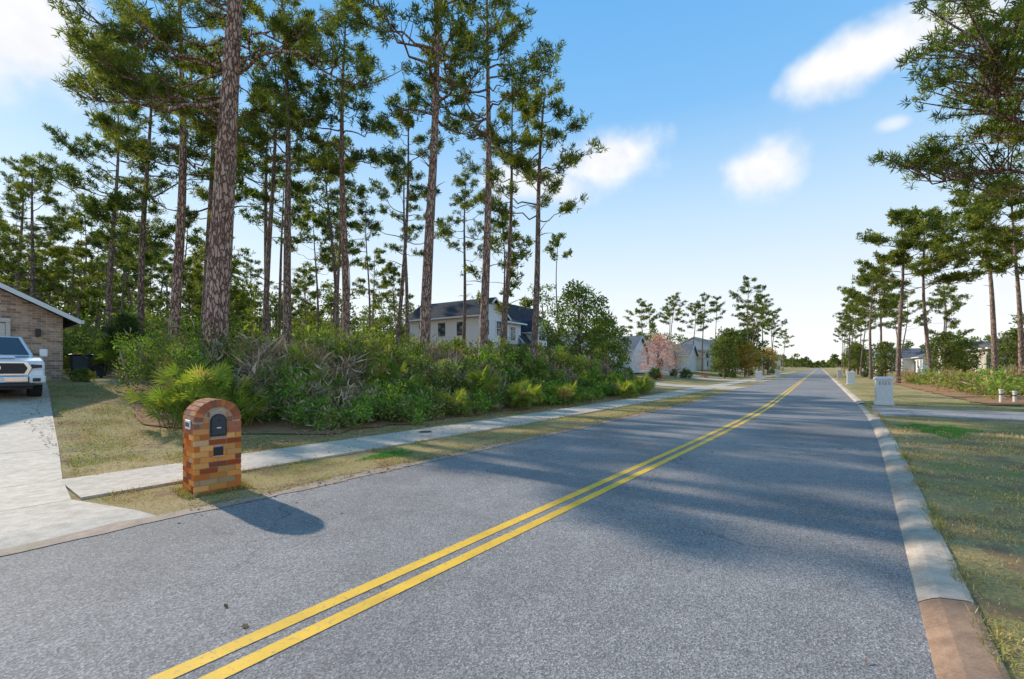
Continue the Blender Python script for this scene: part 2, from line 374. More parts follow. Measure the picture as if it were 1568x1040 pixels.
for (a,b,t0,t1,n) in ((3.48,3.6,0,25,12000),(-3.5,-3.3,1.8,25,9000),(-5.04,-4.95,1.5,25,7000),(-6.56,-6.47,1.5,25,7000)):
    blades(g,a,b,t0,t1,n,((.55,.4,.2),(.38,.36,.12)),L=(.04,.09),zref=6)
r=rg
for (s0,t0,rad,n) in ((5.4,7.2,.38,4500),(4.6,16,.9,5000),(5.0,4.2,.3,1500),(-4.3,5.5,.35,1500)):
    a=r.uniform(0,6.28,n); q=rad*np.sqrt(r.random(n))*(1+.3*np.sin(3*a)+.2*np.sin(7*a))
    ss=s0+q*np.cos(a)*.7; tt=t0+q*np.sin(a)*1.4; d=ss+rc(tt); x=d*C+tt*S;y=-d*S+tt*C
    c=np.stack([x,y,zg(ss,tt)],1); az=r.uniform(0,6.28,n); dv=np.stack([np.cos(az)*.6,np.sin(az)*.6,0*az+.7],1); sd=np.stack([-np.sin(az),np.cos(az),0*az],1)*.006
    LL=.05; V=np.stack([c,c+dv*LL*.5+sd,c+dv*LL,c+dv*LL*.5-sd],1); g.quads(V,np.array([.16,.36,.07])*r.uniform(.7,1.4,(n,1)),0)
obj('lawn_grass',g.mesh('lawn_grass',[BLADE]))
g=Geo(); n=9000
for (s0,s1,t0,t1,n,cl) in ((-3.7,-3.1,1.9,30,2600,(.38,.2,.12)),(-8.3,-6.6,4,30,9000,(.46,.2,.11)),(-6.5,-5,4,30,500,(.3,.18,.1)),(3.6,9,1,22,1200,(.36,.22,.13)),(-20,-7,1.5,5,3500,(.36,.22,.13)),(-3,3.1,1,25,60,(.17,.12,.08))):
    s=r.uniform(s0,s1,n); t=r.uniform(t0,t1,n); d=s+rc(t); x=d*C+t*S; y=-d*S+t*C
    z=np.where(np.abs(s)<3.2,.004,np.where((s<-5)&(s>-6.5),.038,zg(s,t)+.035)); c=np.stack([x,y,z],1); az=r.uniform(0,6.28,n)
    dv=np.stack([np.cos(az),np.sin(az),r.uniform(0,.4,n)],1); sd=np.stack([-np.sin(az),np.cos(az),r.uniform(-.3,.3,n)],1)
    L=r.uniform(.03,.07,n)[:,None]; w=L*r.uniform(.1,.4,(n,1))
    g.quads(np.stack([c,c+dv*L*.5+sd*w,c+dv*L,c+dv*L*.5-sd*w+[0,0,.004]],1),np.array(cl)*r.uniform(.6,1.6,(n,1)),0)
obj('leaf_litter',g.mesh('leaf_litter',[TWIG]))

# ---------------------------------------------------------------- vegetation
def unit(v): return v/(np.linalg.norm(v,axis=-1,keepdims=True)+1e-9)
def needles(g,Cn,Ax,B,L,w,cols,r,mat=1,spread=1.0):
    T=len(Cn); v=unit(r.normal(size=(T,B,3))); dv=unit(Ax[:,None]*.75+v*spread)
    sd=unit(np.cross(dv,r.normal(size=(T,B,3)))); LL=L*r.uniform(.65,1.15,(T,B,1))
    c=Cn[:,None]-Ax[:,None]*r.uniform(0,.18,(T,B,1))*(L/.25)
    V=np.stack([c,c+dv*LL*.45+sd*w/2,c+dv*LL,c+dv*LL*.45-sd*w/2],2)
    k=r.random((T,1)); a,b=np.array(cols[0]),np.array(cols[1]); cc=(a+(b-a)*k)[:,None]*r.uniform(.7,1.25,(T,B,1))
    g.quads(V.reshape(-1,3),cc.reshape(-1,3),mat)
PC=((.06,.105,.032),(.21,.26,.07)); PCY=((.075,.12,.033),(.29,.32,.07))
def pine(seed,H,cb,R,r0,lean=(0,0),nl=26,B=24,L=.3,w=.03,cols=PC,bend=.25,dens=1.0,dead=4,sides=9,extra=None,azbias=None,thick=1.0,topr=.5):
    r=np.random.default_rng(seed); g=Geo(); n=16; hs=np.linspace(0,H,n); hn=hs/H
    ph=r.uniform(0,6.28,4)
    px=lean[0]*hn**1.1+bend*(np.sin(hn*5+ph[0])-np.sin(ph[0]))*hn; py=lean[1]*hn**1.1+bend*(np.sin(hn*4+ph[1])-np.sin(ph[1]))*hn
    P=np.stack([px,py,hs],1); P[0,2]=-.25
    rad=r0*(1-.82*hn**1.3)*(1+.35*np.exp(-hs/.35)); g.tube(P,rad,sides,0)
    at=lambda h:np.array([np.interp(h,hs,px),np.interp(h,hs,py),h])
    TC=[];TA=[]
    def limb(h,az,L_,e,up=.28,nsub=None,rr=None):
        p0=at(h); K=8; s=np.linspace(0,1,K); wv=np.cumsum(r.normal(0,.08,K))*L_
        dx,dy=math.cos(az),math.sin(az)
        X=p0[0]+dx*L_*s-dy*wv; Y=p0[1]+dy*L_*s+dx*wv; Z=p0[2]+L_*(math.tan(e)*s*.6+up*s*s)+np.cumsum(r.normal(0,.05,K))*L_
        Q=np.stack([X,Y,Z],1); Q[0]=p0; rr=rr or (.014+.011*L_)*max(.5,min(1.5,r0/.2))*thick
        g.tube(Q,rr*(1-.8*s),5,0)
        ns=nsub or int((3+L_*2.2)*dens)
        for j in range(ns):
            u=r.uniform(.4,1)**.8 if j else 1.0
            q=np.array([np.interp(u,s,Q[:,k]) for k in range(3)])
            a2=az+r.choice([-1,1])*r.uniform(.25,1.25) if j else az; l2=L_*r.uniform(.12,.32)*(1.25-.5*u)+.2
            dv=unit(np.array([math.cos(a2),math.sin(a2),r.uniform(.1,.9)]))
            e2=q+dv*l2+np.array([0,0,.1*l2]); g.tube(np.array([q,(q+e2)/2-[0,0,.03],e2]),[rr*.35,rr*.25,rr*.12],3,0)
            for m in range(5):
                c=e2+r.normal(0,.15,3)*[1,1,.55]-dv*r.uniform(0,.2)
                TC.append(c); TA.append(unit(dv*.5+np.array([0,0,.6])+r.normal(0,.4,3)))
    for i in range(nl):
        u=(i+r.uniform(.1,.9))/nl; h=cb+(H-cb)*u**.92; q=(h-cb)/(H-cb)
        L_=R*(.5+.5*math.sin(math.pi*min(1,q*.95+.22)))*(1-topr*q*q)*r.uniform(.45,1.2)
        az=i*2.4+r.normal(0,.5)
        if azbias and r.random()<.4: az=azbias+r.normal(0,.5)
        limb(h,az,L_,.05+.8*q*q+r.normal(0,.15))
    for (h,az,L_,e,up,ns) in (extra or []): limb(h,az,L_,e,up,ns,.014*L_)
    for i in range(dead):
        h=r.uniform(cb*.45,cb); a=r.uniform(0,6.28); l=r.uniform(.4,1.4); p=at(h); e=p+np.array([math.cos(a)*l,math.sin(a)*l,r.uniform(-.1,.5)*l])
        g.tube(np.array([p,(p+e)/2+[0,0,.06],e]),[.03,.02,.006],4,0)
    needles(g,np.array(TC),np.array(TA),B,L,w,cols,r)
    return g.mesh('pine',[BARK if r0>.2 else BARK2,NEED])
def put_tree(me,x,y,rz=0,s=1,name='pine_tree'):
    return obj(name,me,(x,y,gz(x,y)),rz,s)
me=pine(11,20,9.2,3.6,.38,(1.3,.3),nl=30,B=20,L=.25,w=.025,bend=.12,dens=1.5,dead=6,sides=16,cols=PCY,
  extra=[(10.6,.1,4.6,-.05,.05,14),(11.2,.5,3.2,.75,.3,10),(9.8,3.0,3.4,.0,.15,30),(10.2,2.6,3.5,.0,.2,26),(9.0,3.9,3.0,.1,.1,24),(10.8,3.3,3.2,.0,.15,28),(11.5,2.9,3.4,.1,.15,28)],azbias=3.0)
put_tree(me,-9.6,14.5)
key=[ # x,y,H,cb,R,r0,lean,nl
 (-3.9,20,21,12.0,3.8,.26,(.5,0),28),
 (-1.45,22,19.6,11.8,3.4,.23,(.4,0),28),
 (1.03,24,16.4,9.0,2.9,.2,(1.0,0),23),
 (-8.75,24,19,10.8,3.0,.21,(.2,0),25),
 (-10.8,22,19.5,10,2.8,.2,(-.6,0),24),
 (-13.6,25,17.5,9,2.9,.17,(.4,0),24),
 (-14.2,19,17.5,8.4,3.4,.21,(.7,0),28),
 (-20.4,25,17.0,6.5,3.4,.18,(.3,0),30),
 (-17.6,26,19.0,8.5,3.2,.2,(.3,0),28),
 (-26.6,30,17.5,6.5,3.9,.2,(.2,0),32),
 (-.64,28,18.0,11,2.6,.17,(.8,0),19),
 (-8.8,38,17.5,9.5,3.0,.18,(.2,0),24),
 (-3.9,36,15.5,9.0,2.6,.16,(.5,0),19),
 (-10.4,33,12,10.5,.8,.09,(.2,0),5),
 (-11.6,30,15,11,1.8,.1,(.1,0),10),
 (-45.9,42,18,6.5,4,.22,(.2,0),32),
 (-37,35,15.5,5,3.8,.2,(.2,0),32),
 (-6.9,27,16.5,10.5,2.4,.14,(.9,0),16)]
for i,(x,y,H,cb,R,r0,ln,nl) in enumerate(key):
    put_tree(pine(100+i,H,cb,R,r0,ln,nl=nl,B=12,L=.29,w=.044,dens=1.3,bend=.22,cols=PCY if i%2==0 else PC),x,y)
var=[pine(200+i,H,cb,R,r0,ln,nl=nl,B=7,L=.34,w=.08,dens=1.15,bend=.35,cols=PCY if i%2 else PC) for i,(H,cb,R,r0,ln,nl) in enumerate([
 (17,10,2.8,.16,(.6,.2),22),(15,9,2.5,.13,(-.5,.3),18),(18,11.5,2.7,.17,(.3,-.5),20),(14,7.5,2.7,.13,(.8,.1),20),(16,11,2.0,.12,(-.7,0),13),(12,5,2.7,.11,(.2,.6),22),(13,10.5,1.2,.09,(.3,.1),7)])]
pts=[]; tries=0; occupied=[(k[0],k[1]) for k in key]+[(-9.6,14.5)]
while len(pts)<52 and tries<6000:
    tries+=1; s=-r.uniform(13.5,85); t=r.uniform(7,36) if r.random()<.8 else r.uniform(-8,7)
    if t<7.5 and s>-58: continue
    if s<-17 and s>-40 and t>23: continue
    x,y,_=ST(s,t)
    if y<24: continue
    if any((x-a)**2+(y-b)**2<9.0 for a,b in occupied): continue
    occupied.append((x,y)); pts.append((x,y)); 
    put_tree(var[r.integers(len(var)) if s>-45 else r.choice([0,1,3,5,5])],x,y,r.uniform(0,6.28),r.uniform(.85,1.12))
rt=[(37.3,44,16.4,9,3.8,.2,(.3,0),30),(39.6,43,15.5,8.5,3.6,.18,(-1.3,0),28),(38.3,36,15.0,9.4,3.8,.2,(-1.0,0),30),(37.2,33.2,14,7.5,3.4,.17,(-.6,0),26),(47.3,60,15,8,3.2,.18,(.2,0),24),(52,64,15,7.5,3.2,.17,(-.5,0),24)]
for i,(x,y,H,cb,R,r0,ln,nl) in enumerate(rt):
    put_tree(pine(300+i,H,cb,R,r0,ln,nl=nl,B=8,L=.38,w=.08,dens=1.4,bend=.3,cols=PCY),x,y)
me=pine(334,17,6.4,5.0,.28,(-.4,0),nl=34,B=20,L=.26,w=.03,dens=1.3,cols=((.09,.14,.035),(.33,.36,.08)),azbias=3.14,dead=2,thick=.6,topr=.75,
   extra=[(8.0,3.1,7.8,.12,.05,44),(9.3,3.3,6.6,.1,.12,38),(6.6,3.0,6.0,.05,.12,34),(11.5,3.2,5.6,.2,.2,28)])
put_tree(me,20.3,14.2)
for (s,t,k,sc_) in ((-8.5,88,0,.98),(-9,97,3,1.05),(-8,108,2,.9),(-10,120,1,1.05),(-9,140,0,.95),(-16,100,4,.95),(-17,92,0,.85),(-20,96,3,.95),(-22,88,1,.95),(-25,97,2,.8),(-28,92,3,1.),(-30,101,0,.85),(-14,130,3,1),(-10,160,2,.9),
   (6,96,1,.9),(8,104,3,1.0),(7,118,0,.85),(9,128,2,.85),(7,145,1,1),(14,110,0,.8),(12,92,3,.9),(10,165,3,1),(18,100,2,.8),(16,86,5,1),(24,76,0,.8),(26,70,3,.9),(-9,185,3,1),(8,190,0,.9)):
    x,y,_=ST(s,t); put_tree(var[k],x,y,r.uniform(0,6.28),sc_)

def cloud(g,cen,rad,n,size,colA,colB,r,mat=1,shell=.45,aspect=.5,up=.3):
    v=unit(r.normal(size=(n,3))); q=r.uniform(shell,1.05,(n,1)); c=np.array(cen)+v*q*np.array(rad)
    dv=unit(v*.7+r.normal(size=(n,3))*.8+[0,0,up]); sd=unit(np.cross(dv,r.normal(size=(n,3)))); L=size*r.uniform(.6,1.3,(n,1))
    V=np.stack([c,c+dv*L*.5+sd*L*aspect/2,c+dv*L,c+dv*L*.5-sd*L*aspect/2],1)
    k=r.random((n,1)); a,b=np.array(colA),np.array(colB); g.quads(V,(a+(b-a)*k)*r.uniform(.7,1.25,(n,1)),mat)
def twigs(g,base,rad,h,n,colr,r,mat=0,w=.008):
    a=r.uniform(0,6.28,n); q=np.sqrt(r.random(n))*rad; hh=r.random(n)**.8*h*.8*np.sqrt(np.clip(1-(q/rad)**2*.6,0,1))
    c=np.array(base)+np.stack([q*np.cos(a),q*np.sin(a),hh],1)
    dv=unit(r.normal(size=(n,3))*[.8,.8,.5]+[0,0,.75])
    L=r.uniform(.15,.5,(n,1))*max(.6,h*.6)
    sd=unit(np.cross(dv,r.normal(size=(n,3))))*w
    g.quads(np.stack([c-sd,c+dv*L*.5+sd*.6+r.normal(0,.03,(n,3)),c+dv*L,c+dv*L*.5-sd*.4],1),np.array(colr)*r.uniform(.5,1.5,(n,1)),mat)
g=Geo(); G1=((.12,.25,.05),(.33,.49,.09)); G2=((.17,.22,.055),(.4,.43,.11)); G3=((.075,.14,.035),(.2,.28,.065)); BR=((.34,.22,.14),(.5,.36,.24))
def shrub(x,y,z,h,rad,kind,near):
    nleaf=int((700 if near else 380)*rad); ls=.085 if near else .13
    if kind=='br':
        twigs(g,(x,y,z),rad*1.1,h*1.1,int(300*rad/.6),(.46,.31,.22),r,0,.007)
        cloud(g,(x,y,z+h*.5),(rad,rad,h*.5),nleaf//3,.06,BR[0],BR[1],r,1,.1)
        cloud(g,(x,y,z+h*.4),(rad,rad,h*.45),int(nleaf*.7),.075,G2[0],G2[1],r,1,.1)
    else:
        cA,cB=kind; kk=r.uniform(.75,1.2); cA=np.array(cA)*kk; cB=np.array(cB)*kk
        twigs(g,(x,y,z),rad,h,50,(.3,.22,.15),r)
        cloud(g,(x,y,z+h*.5),(rad,rad,h*.52),nleaf,ls,cA,cB,r,1,.3,.5)
        for k in range(3):
            cloud(g,(x+r.normal(0,.35),y+r.normal(0,.35),z+h*r.uniform(.5,1.0)),(.28,.28,.25),90,ls,cA,cB,r,1,.2)
        twigs(g,(x,y,z+h*.45),rad,h*.8,20,(.36,.29,.16),r,0,.005)
for i in range(410):
    t=r.uniform(4.4,31); back=r.uniform(0.1,6.5)
    s=-8.2-back-(max(0,6.5-t)*1.3)
    x,y,z=ST(s,t); h=min(2.3,.55+back*.55)*r.uniform(.7,1.2); rad=r.uniform(.4,.75)
    nz=math.sin(t*.9+1.0)+.5*math.sin(t*2.3+s)+r.normal(0,.45)
    if nz>.75 and back>.7: kd='br'
    else: kd=(G1 if r.random()<(.65 if back<2.2 else .25) else (G2 if r.random()<.6 else G3))
    shrub(x,y,z,h,rad,kd,y<20)
for i in range(90):
    t=r.uniform(5.8,30)*1.0; s=-8.0-r.uniform(0,.6)-(max(0,6.5-t)*1.3); x,y,z=ST(s,t)
    shrub(x,y,z-.05,r.uniform(.3,.7),r.uniform(.25,.45),G1 if r.random()<.7 else G2,y<20)
obj('shrub_thicket',g.mesh('shrub_thicket',[TWIG,LEAF]))
g=Geo()
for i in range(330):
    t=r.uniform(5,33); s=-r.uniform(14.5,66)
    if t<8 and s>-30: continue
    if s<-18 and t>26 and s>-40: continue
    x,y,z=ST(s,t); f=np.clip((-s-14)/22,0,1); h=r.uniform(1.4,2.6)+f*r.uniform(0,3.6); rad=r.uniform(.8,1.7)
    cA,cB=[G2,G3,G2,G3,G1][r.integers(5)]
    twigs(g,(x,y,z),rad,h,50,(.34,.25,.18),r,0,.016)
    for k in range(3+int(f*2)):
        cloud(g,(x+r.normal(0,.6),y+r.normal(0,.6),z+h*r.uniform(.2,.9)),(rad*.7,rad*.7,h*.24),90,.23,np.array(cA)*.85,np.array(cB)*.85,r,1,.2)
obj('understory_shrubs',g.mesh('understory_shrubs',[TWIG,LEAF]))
g=Geo()
for i in range(210):
    t=r.uniform(27,62); s=r.uniform(8.5,26); x,y,z=ST(s,t); h=r.uniform(.5,1.6); rad=r.uniform(.5,1.0)
    cA,cB=[G2,G2,BR,G1][r.integers(4)]
    twigs(g,(x,y,z),rad,h,40,(.38,.24,.16),r,0,.012)
    cloud(g,(x,y,z+h*.5),(rad,rad,h*.5),160,.19,cA,cB,r,1,.2)
obj('shrub_thicket',g.mesh('shrub_thicket',[TWIG,LEAF]))
def palmetto(seed,nf,R,H,cA=(.14,.24,.045),cB=(.42,.47,.09)):
    r=np.random.default_rng(seed); g=Geo()
    for i in range(nf):
        a=r.uniform(0,6.28); b=np.array([r.normal(0,.3*R),r.normal(0,.3*R),0]); el=r.uniform(.25,1.35)
        d=np.array([math.cos(a)*math.cos(el),math.sin(a)*math.cos(el),math.sin(el)]); l=r.uniform(.45,.85)*H
        e=b+d*l*np.array([R/H*1.0,R/H*1.0,1]); g.tube(np.array([b,(b+e)/2+[0,0,.05],e]),[.012,.01,.008],3,0,(.22,.26,.07))
        d=unit(e-b); sd=unit(np.cross(d,[0,0,1.])+1e-4); nrm=np.cross(sd,d); m=18
        th=np.linspace(-1.55,1.55,m)+r.normal(0,.04,m); L=r.uniform(.38,.52)*(1-.25*np.abs(th)/1.55)
        bd=unit(d[None]*np.cos(th)[:,None]+sd[None]*np.sin(th)[:,None]+nrm[None]*(.18+.15*np.abs(th)[:,None])*-1)
        ps=unit(np.cross(bd,nrm)); w=.018
        c=np.tile(e,(m,1)); L=L[:,None]
        V=np.stack([c,c+bd*L*.45+ps*w,c+bd*L+[0,0,-.05],c+bd*L*.45-ps*w],1); k=r.random()
        cc=(np.array(cA)+(np.array(cB)-np.array(cA))*k)
        if r.random()<.12: cc=np.array([.5,.37,.18])
        g.quads(V,cc*r.uniform(.75,1.2,(m,1)),1)
    return g.mesh('palmetto',[TWIG,LEAF])
pm=[palmetto(1,75,.85,1.5),palmetto(2,45,.65,1.3),palmetto(3,32,.55,.9)]
for (x,y,k,sc_,dz) in ((-8.0,11.7,0,1.1,0),(-8.6,12.3,1,1.3,0),(-7.3,12.0,1,1.05,0),(-6.4,14.2,1,1.2,.2),(6.2,24.5,2,1.1,0),(.5,18.0,2,1.1,.1),(-5.6,13.6,2,1.1,0),(8,28,1,1.0,0),(-7,15.5,1,1.3,.6),(-16,20,1,1.4,0),(2.4,20.3,2,1.1,0),(-2.0,15.6,2,1.0,0),(-13,18.5,1,1.4,.3),(-19,22,1,1.4,.3),(-4.4,16.0,1,1.1,.5),(-1.2,17.6,1,1.0,.5)):
    obj('saw_palmetto',pm[k],(x,y,gz(x,y)+dz),r.uniform(0,6.28),sc_)
def broad(seed,H,Wd,cA,cB,ls=.16,n=34,per=260,tr=.14,base=.2):
    r=np.random.default_rng(seed); g=Geo(); g.tube([(0,0,-.2),(.05,.02,H*.3),(0,.08,H*.75)],[tr*1.2,tr,tr*.3],8,0)
    for i in range(n):
        q=(i+.5)/n; h=H*(base+.75*q); R=Wd/2*math.sin(math.pi*min(1,.25+.72*q))**.7; a=i*2.4; rr=R*r.uniform(.35,.95)
        c=np.array([math.cos(a)*rr,math.sin(a)*rr,h]); b=np.array([0,0,h*.65])
        g.tube([b,(b+c)/2+[0,0,.1],c],[tr*.35,tr*.2,.01],4,0)
        k=r.uniform(.65,1.2)
        cloud(g,c,np.array([.17,.17,.13])*Wd*r.uniform(.6,1.15),per,ls,np.array(cA)*k,np.array(cB)*k,r,1,.25)
    return g.mesh('broadleaf',[BARK2,LEAF])
GA=((.07,.125,.035),(.21,.29,.07))
def pb(name,me,x,y,rz=0,s=1): return obj(name,me,(x,y,gz(x,y)),rz,s)
pb('magnolia_tree',broad(1,7.6,5.8,*GA,per=220,ls=.22),5.0,34)
pb('magnolia_tree',broad(2,5.5,4.0,*GA,per=140,ls=.22),7.7,37.5)
ob=broad(3,6.2,5,(.1,.15,.045),(.25,.29,.08),ls=.3,per=110); yb=broad(4,5.5,5.0,(.46,.32,.08),(.6,.45,.12),ls=.3,per=90); pk=broad(5,5.0,4.6,(.62,.33,.37),(.8,.52,.56),ls=.16,per=120,tr=.1)
wb=broad(6,4.6,3.6,(.5,.38,.32),(.62,.5,.43),ls=.14,per=60,tr=.08)
def pst(name,me,s,t,sc_=1):
    x,y,z=ST(s,t); return obj(name,me,(x,y,z),r.uniform(0,6.28),sc_)
pst('pink_blossom_tree',pk,-13.2,50.5,1); pst('bare_tree',wb,-13,57,1)
pst('oak_tree',ob,-9.5,70,.95); pst('autumn_tree',yb,-8.5,84,1.05); pst('oak_tree',ob,-14,112,1.5); pst('oak_tree',ob,-11,84,1.3);pst('oak_tree',ob,-10,100,1.5)
pst('oak_tree',ob,9,78,.8); pst('oak_tree',ob,12.5,64,.8); pst('oak_tree',ob,17,62,.75); pst('oak_tree',ob,15,70,.7); pst('autumn_tree',yb,-8,118,1.1); pst('oak_tree',ob,8,112,1); pst('oak_tree',ob,9,140,1.2)
hb=broad(7,1.3,1.5,(.06,.12,.035),(.16,.23,.065),ls=.14,n=22,per=60,tr=.03,base=.05)
for s,t in ((-9,74),(-10.2,75),(-12,58),(-14,60),(-15.5,47),(-13,48.5),(9,82),(8,90),(-9,95),(-8,128),(-16,44)): pst('round_shrub',hb,s,t,r.uniform(.8,1.2))
fl=broad(8,.5,1.2,(.5,.14,.2),(.6,.24,.3),ls=.1,n=12,per=45,tr=.02,base=.05)
for s,t in ((-13,49.5),(-13.2,51),(-11,64)): pst('flower_bush',fl,s,t)

g=Geo()
def dtree(s,t,H,pineish):
    x,y,z=ST(s,t); dist=math.hypot(x,y); q=max(.3,dist/220)
    g.tube([(x,y,z-.3),(x+r.normal(0,.3),y,z+H*.8)],[.2,.1],4,0,(.3,.22,.18))
    m=r.integers(6,10); kk=r.uniform(.7,1.2)
    for i in range(m):
        hh=H*(r.uniform(.5,1) if pineish else r.uniform(.15,1)); rr=H*(.17 if pineish else .28)*(1.2-.7*hh/H)
        a=r.uniform(0,6.28); n=int(min(70,50*60/dist+15))
        cloud(g,(x+math.cos(a)*rr,y+math.sin(a)*rr,z+hh),(H*.1,H*.1,H*.055),n,.8*q+.2,np.array((.1,.145,.05))*kk,np.array((.22,.27,.09))*kk,r,1,.1,.5)
for i in range(260):
    t=60+240*r.random()**1.4; left=r.random()<.6
    s=-r.uniform(36,100) if left else r.uniform(38,110)
    dtree(s,t,r.uniform(9,15),r.random()<.6)
for i in range(170): dtree(-r.uniform(60,120),r.uniform(-2,62),r.uniform(9,14),r.random()<.5)
for i in range(150):
    t=r.uniform(230,900); s=r.choice([-1,1])*r.uniform(12,80); dtree(s,t,r.uniform(7,13),r.random()<.5)
for i in range(60): dtree(r.uniform(-70,70),r.uniform(950,1100),r.uniform(7,12),False)
obj('distant_tree_line',g.mesh('distant_tree_line',[TWIG,LEAF]))

# ---------------------------------------------------------------- houses
RL=math.atan2(C,S)
def window(P,x,z,w,h,y,f=-1,name='window'):
    box(name+'_glass',(x,y+f*.02,z),(w,.04,h),GLASS,P)
    for dx,dz,sw,sh in ((0,h/2+.05,w+.2,.1),(0,-h/2-.05,w+.2,.1),(-w/2-.05,0,.1,h-.0),(w/2+.05,0,.1,h-.0)):
        box(name+'_frame',(x+dx,y+f*.035,z+dz),(sw,.07,sh),TRIM,P)
    box(name+'_bar',(x,y+f*.045,z),(.04,.02,h-.004),TRIM,P); box(name+'_bar',(x,y+f*.047,z),(w-.004,.02,.035),TRIM,P)
def gable_y(P,x0,x1,y0,y1,h,rise,roof,wall,ov=.45,th=.16):
    xm=(x0+x1)/2; k=rise/((x1-x0)/2)
    prism('gable_wall',[(x0,0),(x1,0),(x1,h),(xm,h+rise),(x0,h)],'y',y0,y1,wall,P)
    for sg in (-1,1):
        xe=xm+sg*((x1-x0)/2+ov); ze=h-ov*k
        prism('roof_slope',[(xm,h+rise+.03),(xe,ze+.03),(xe,ze+.03+th),(xm,h+rise+.03+th)],'y',y0-ov,y1+ov,roof,P)
        for yy in (y0-ov-.031,y1+ov+.031): prism('rake_trim',[(xm,h+rise-.02),(xe,ze-.02),(xe,ze+.0+th),(xm,h+rise+.0+th)],'y',yy-.03,yy+.03,TRIM,P)
        box('gutter',(xe+sg*.06,(y0+y1)/2,ze+.08),(.11,y1-y0+2*ov,.14),TRIM,P)
def gable_x(P,x0,x1,y0,y1,h,rise,roof,wall,ov=.45,th=.16):
    ym=(y0+y1)/2; k=rise/((y1-y0)/2)
    prism('gable_wall',[(y0,0),(y1,0),(y1,h),(ym,h+rise),(y0,h)],'x',x0,x1,wall,P)
    for sg in (-1,1):
        ye=ym+sg*((y1-y0)/2+ov); ze=h-ov*k
        prism('roof_slope',[(ym,h+rise+.03),(ye,ze+.03),(ye,ze+.03+th),(ym,h+rise+.03+th)],'x',x0-ov,x1+ov,roof,P)
        for xx in (x0-ov-.031,x1+ov+.031): prism('rake_trim',[(ym,h+rise-.02),(ye,ze-.02),(ye,ze+th),(ym,h+rise+th)],'x',xx-.03,xx+.03,TRIM,P)
        box('gutter',((x0+x1)/2,ye+sg*.06,ze+.08),(x1-x0+2*ov,.11,.14),TRIM,P)
def hip(P,x0,x1,y0,y1,h,rise,roof,wall,ov=.5):
    box('walls',((x0+x1)/2,(y0+y1)/2,h/2),(x1-x0,y1-y0,h),wall,P)
    X0,X1,Y0,Y1=x0-ov,x1+ov,y0-ov,y1+ov; hw=(Y1-Y0)/2; r0=X0+hw; r1=X1-hw; ym=(y0+y1)/2
    if r1<r0: r0=r1=(X0+X1)/2
    b=h-.02; v=[(X0,Y0,b),(X1,Y0,b),(X1,Y1,b),(X0,Y1,b),(X0,Y0,b+.18),(X1,Y0,b+.18),(X1,Y1,b+.18),(X0,Y1,b+.18),(r0,ym,b+.18+rise),(r1,ym,b+.18+rise)]
    poly('hip_roof',v[4:],[[0,1,5,4],[1,2,5],[2,3,4,5],[3,0,4]],roof,P)
    poly('eave_fascia',[(x,y,z-.004) for x,y,z in v[:8]],[[3,2,1,0],[0,1,5,4],[1,2,6,5],[2,3,7,6],[3,0,4,7]],TRIM,P)
P=empty('brick_house',W(-25.3,0,1.12),RL)
gable_y(P,-3.6,3.5,0,9,2.55,1.95,ROOFD,BW)
hip(P,-17,3.3,9.0,19,2.5,2.6,ROOFD,BW)
box('garage_door',(-.5,-.02,1.1),(4.9,.06,2.2),CREAM,P)
for k in range(4): box('door_panel_line',(-.5,-.055,.3+.53*k),(4.86,.012,.03),TRIM,P)
for sx in (-3.02,2.02): box('door_trim',(sx,-.04,1.12),(.12,.09,2.24),CREAM,P)
box('door_lintel',(-.5,-.042,2.32),(5.16,.1,.14),CREAM,P)
box('wall_lantern',(2.8,-.1,1.9),(.14,.18,.3),BLACK,P,.02)
box('side_window_glass',(3.52,5.5,1.5),(.05,1.0,1.2),GLASS,P); box('side_window_trim',(3.515,5.5,2.16),(.07,1.2,.1),TRIM,P); box('side_window_sill',(3.515,5.5,.84),(.09,1.2,.08),TRIM,P)
box('ac_unit',(4.3,9.5,.4),(.8,.8,.8),simple('ac_grey',(.3,.3,.28)),P,.03)
P=empty('white_farmhouse',W(-29.0,37.6,1.2),RL+.06)
gable_y(P,-6.6,-2.6,-1.0,8,5.4,1.5,ROOFD,WHITE)
gable_x(P,-2.58,2.2,.2,8,5.2,1.5,ROOFD,WHITE)
gable_x(P,2.22,11.0,-.5,9,3.0,4.9,ROOFD,WHITE)
gable_y(P,3.4,6.0,-.9,3.5,4.4,1.2,ROOFD,WHITE,.25)
for x in (-5.6,-3.6): window(P,x,4.2,.8,1.4,-1.0)
window(P,-4.6,1.6,1.6,1.5,-1.0); window(P,-.9,4.0,.9,1.4,.2); window(P,.6,4.0,.9,1.4,.2); window(P,4.7,4.0,1.2,1.1,-.9)
for yy in (1.2,3.6,6.2): box('side_window_glass',(-6.62,yy,4.1),(.05,.9,1.3),GLASS,P); box('side_window_trim',(-6.625,yy,4.8),(.07,1.1,.1),TRIM,P); box('side_window_sill',(-6.625,yy,3.4),(.07,1.1,.08),TRIM,P)
box('garage_door',(8.6,-.53,1.15),(3.2,.06,2.3),simple('door_grey',(.5,.5,.5)),P); box('front_door',(.2,.17,1.1),(1.1,.07,2.2),BLACK,P)
box('porch_roof',(-.2,-.6,2.7),(4.7,1.9,.14),ROOFD,P)
for x in (-2.2,2.0): box('porch_post',(x,-1.4,1.3),(.16,.16,2.63),TRIM,P)
box('chimney',(-1.9,5,6.8),(.7,.8,1.2),STUCCO,P)
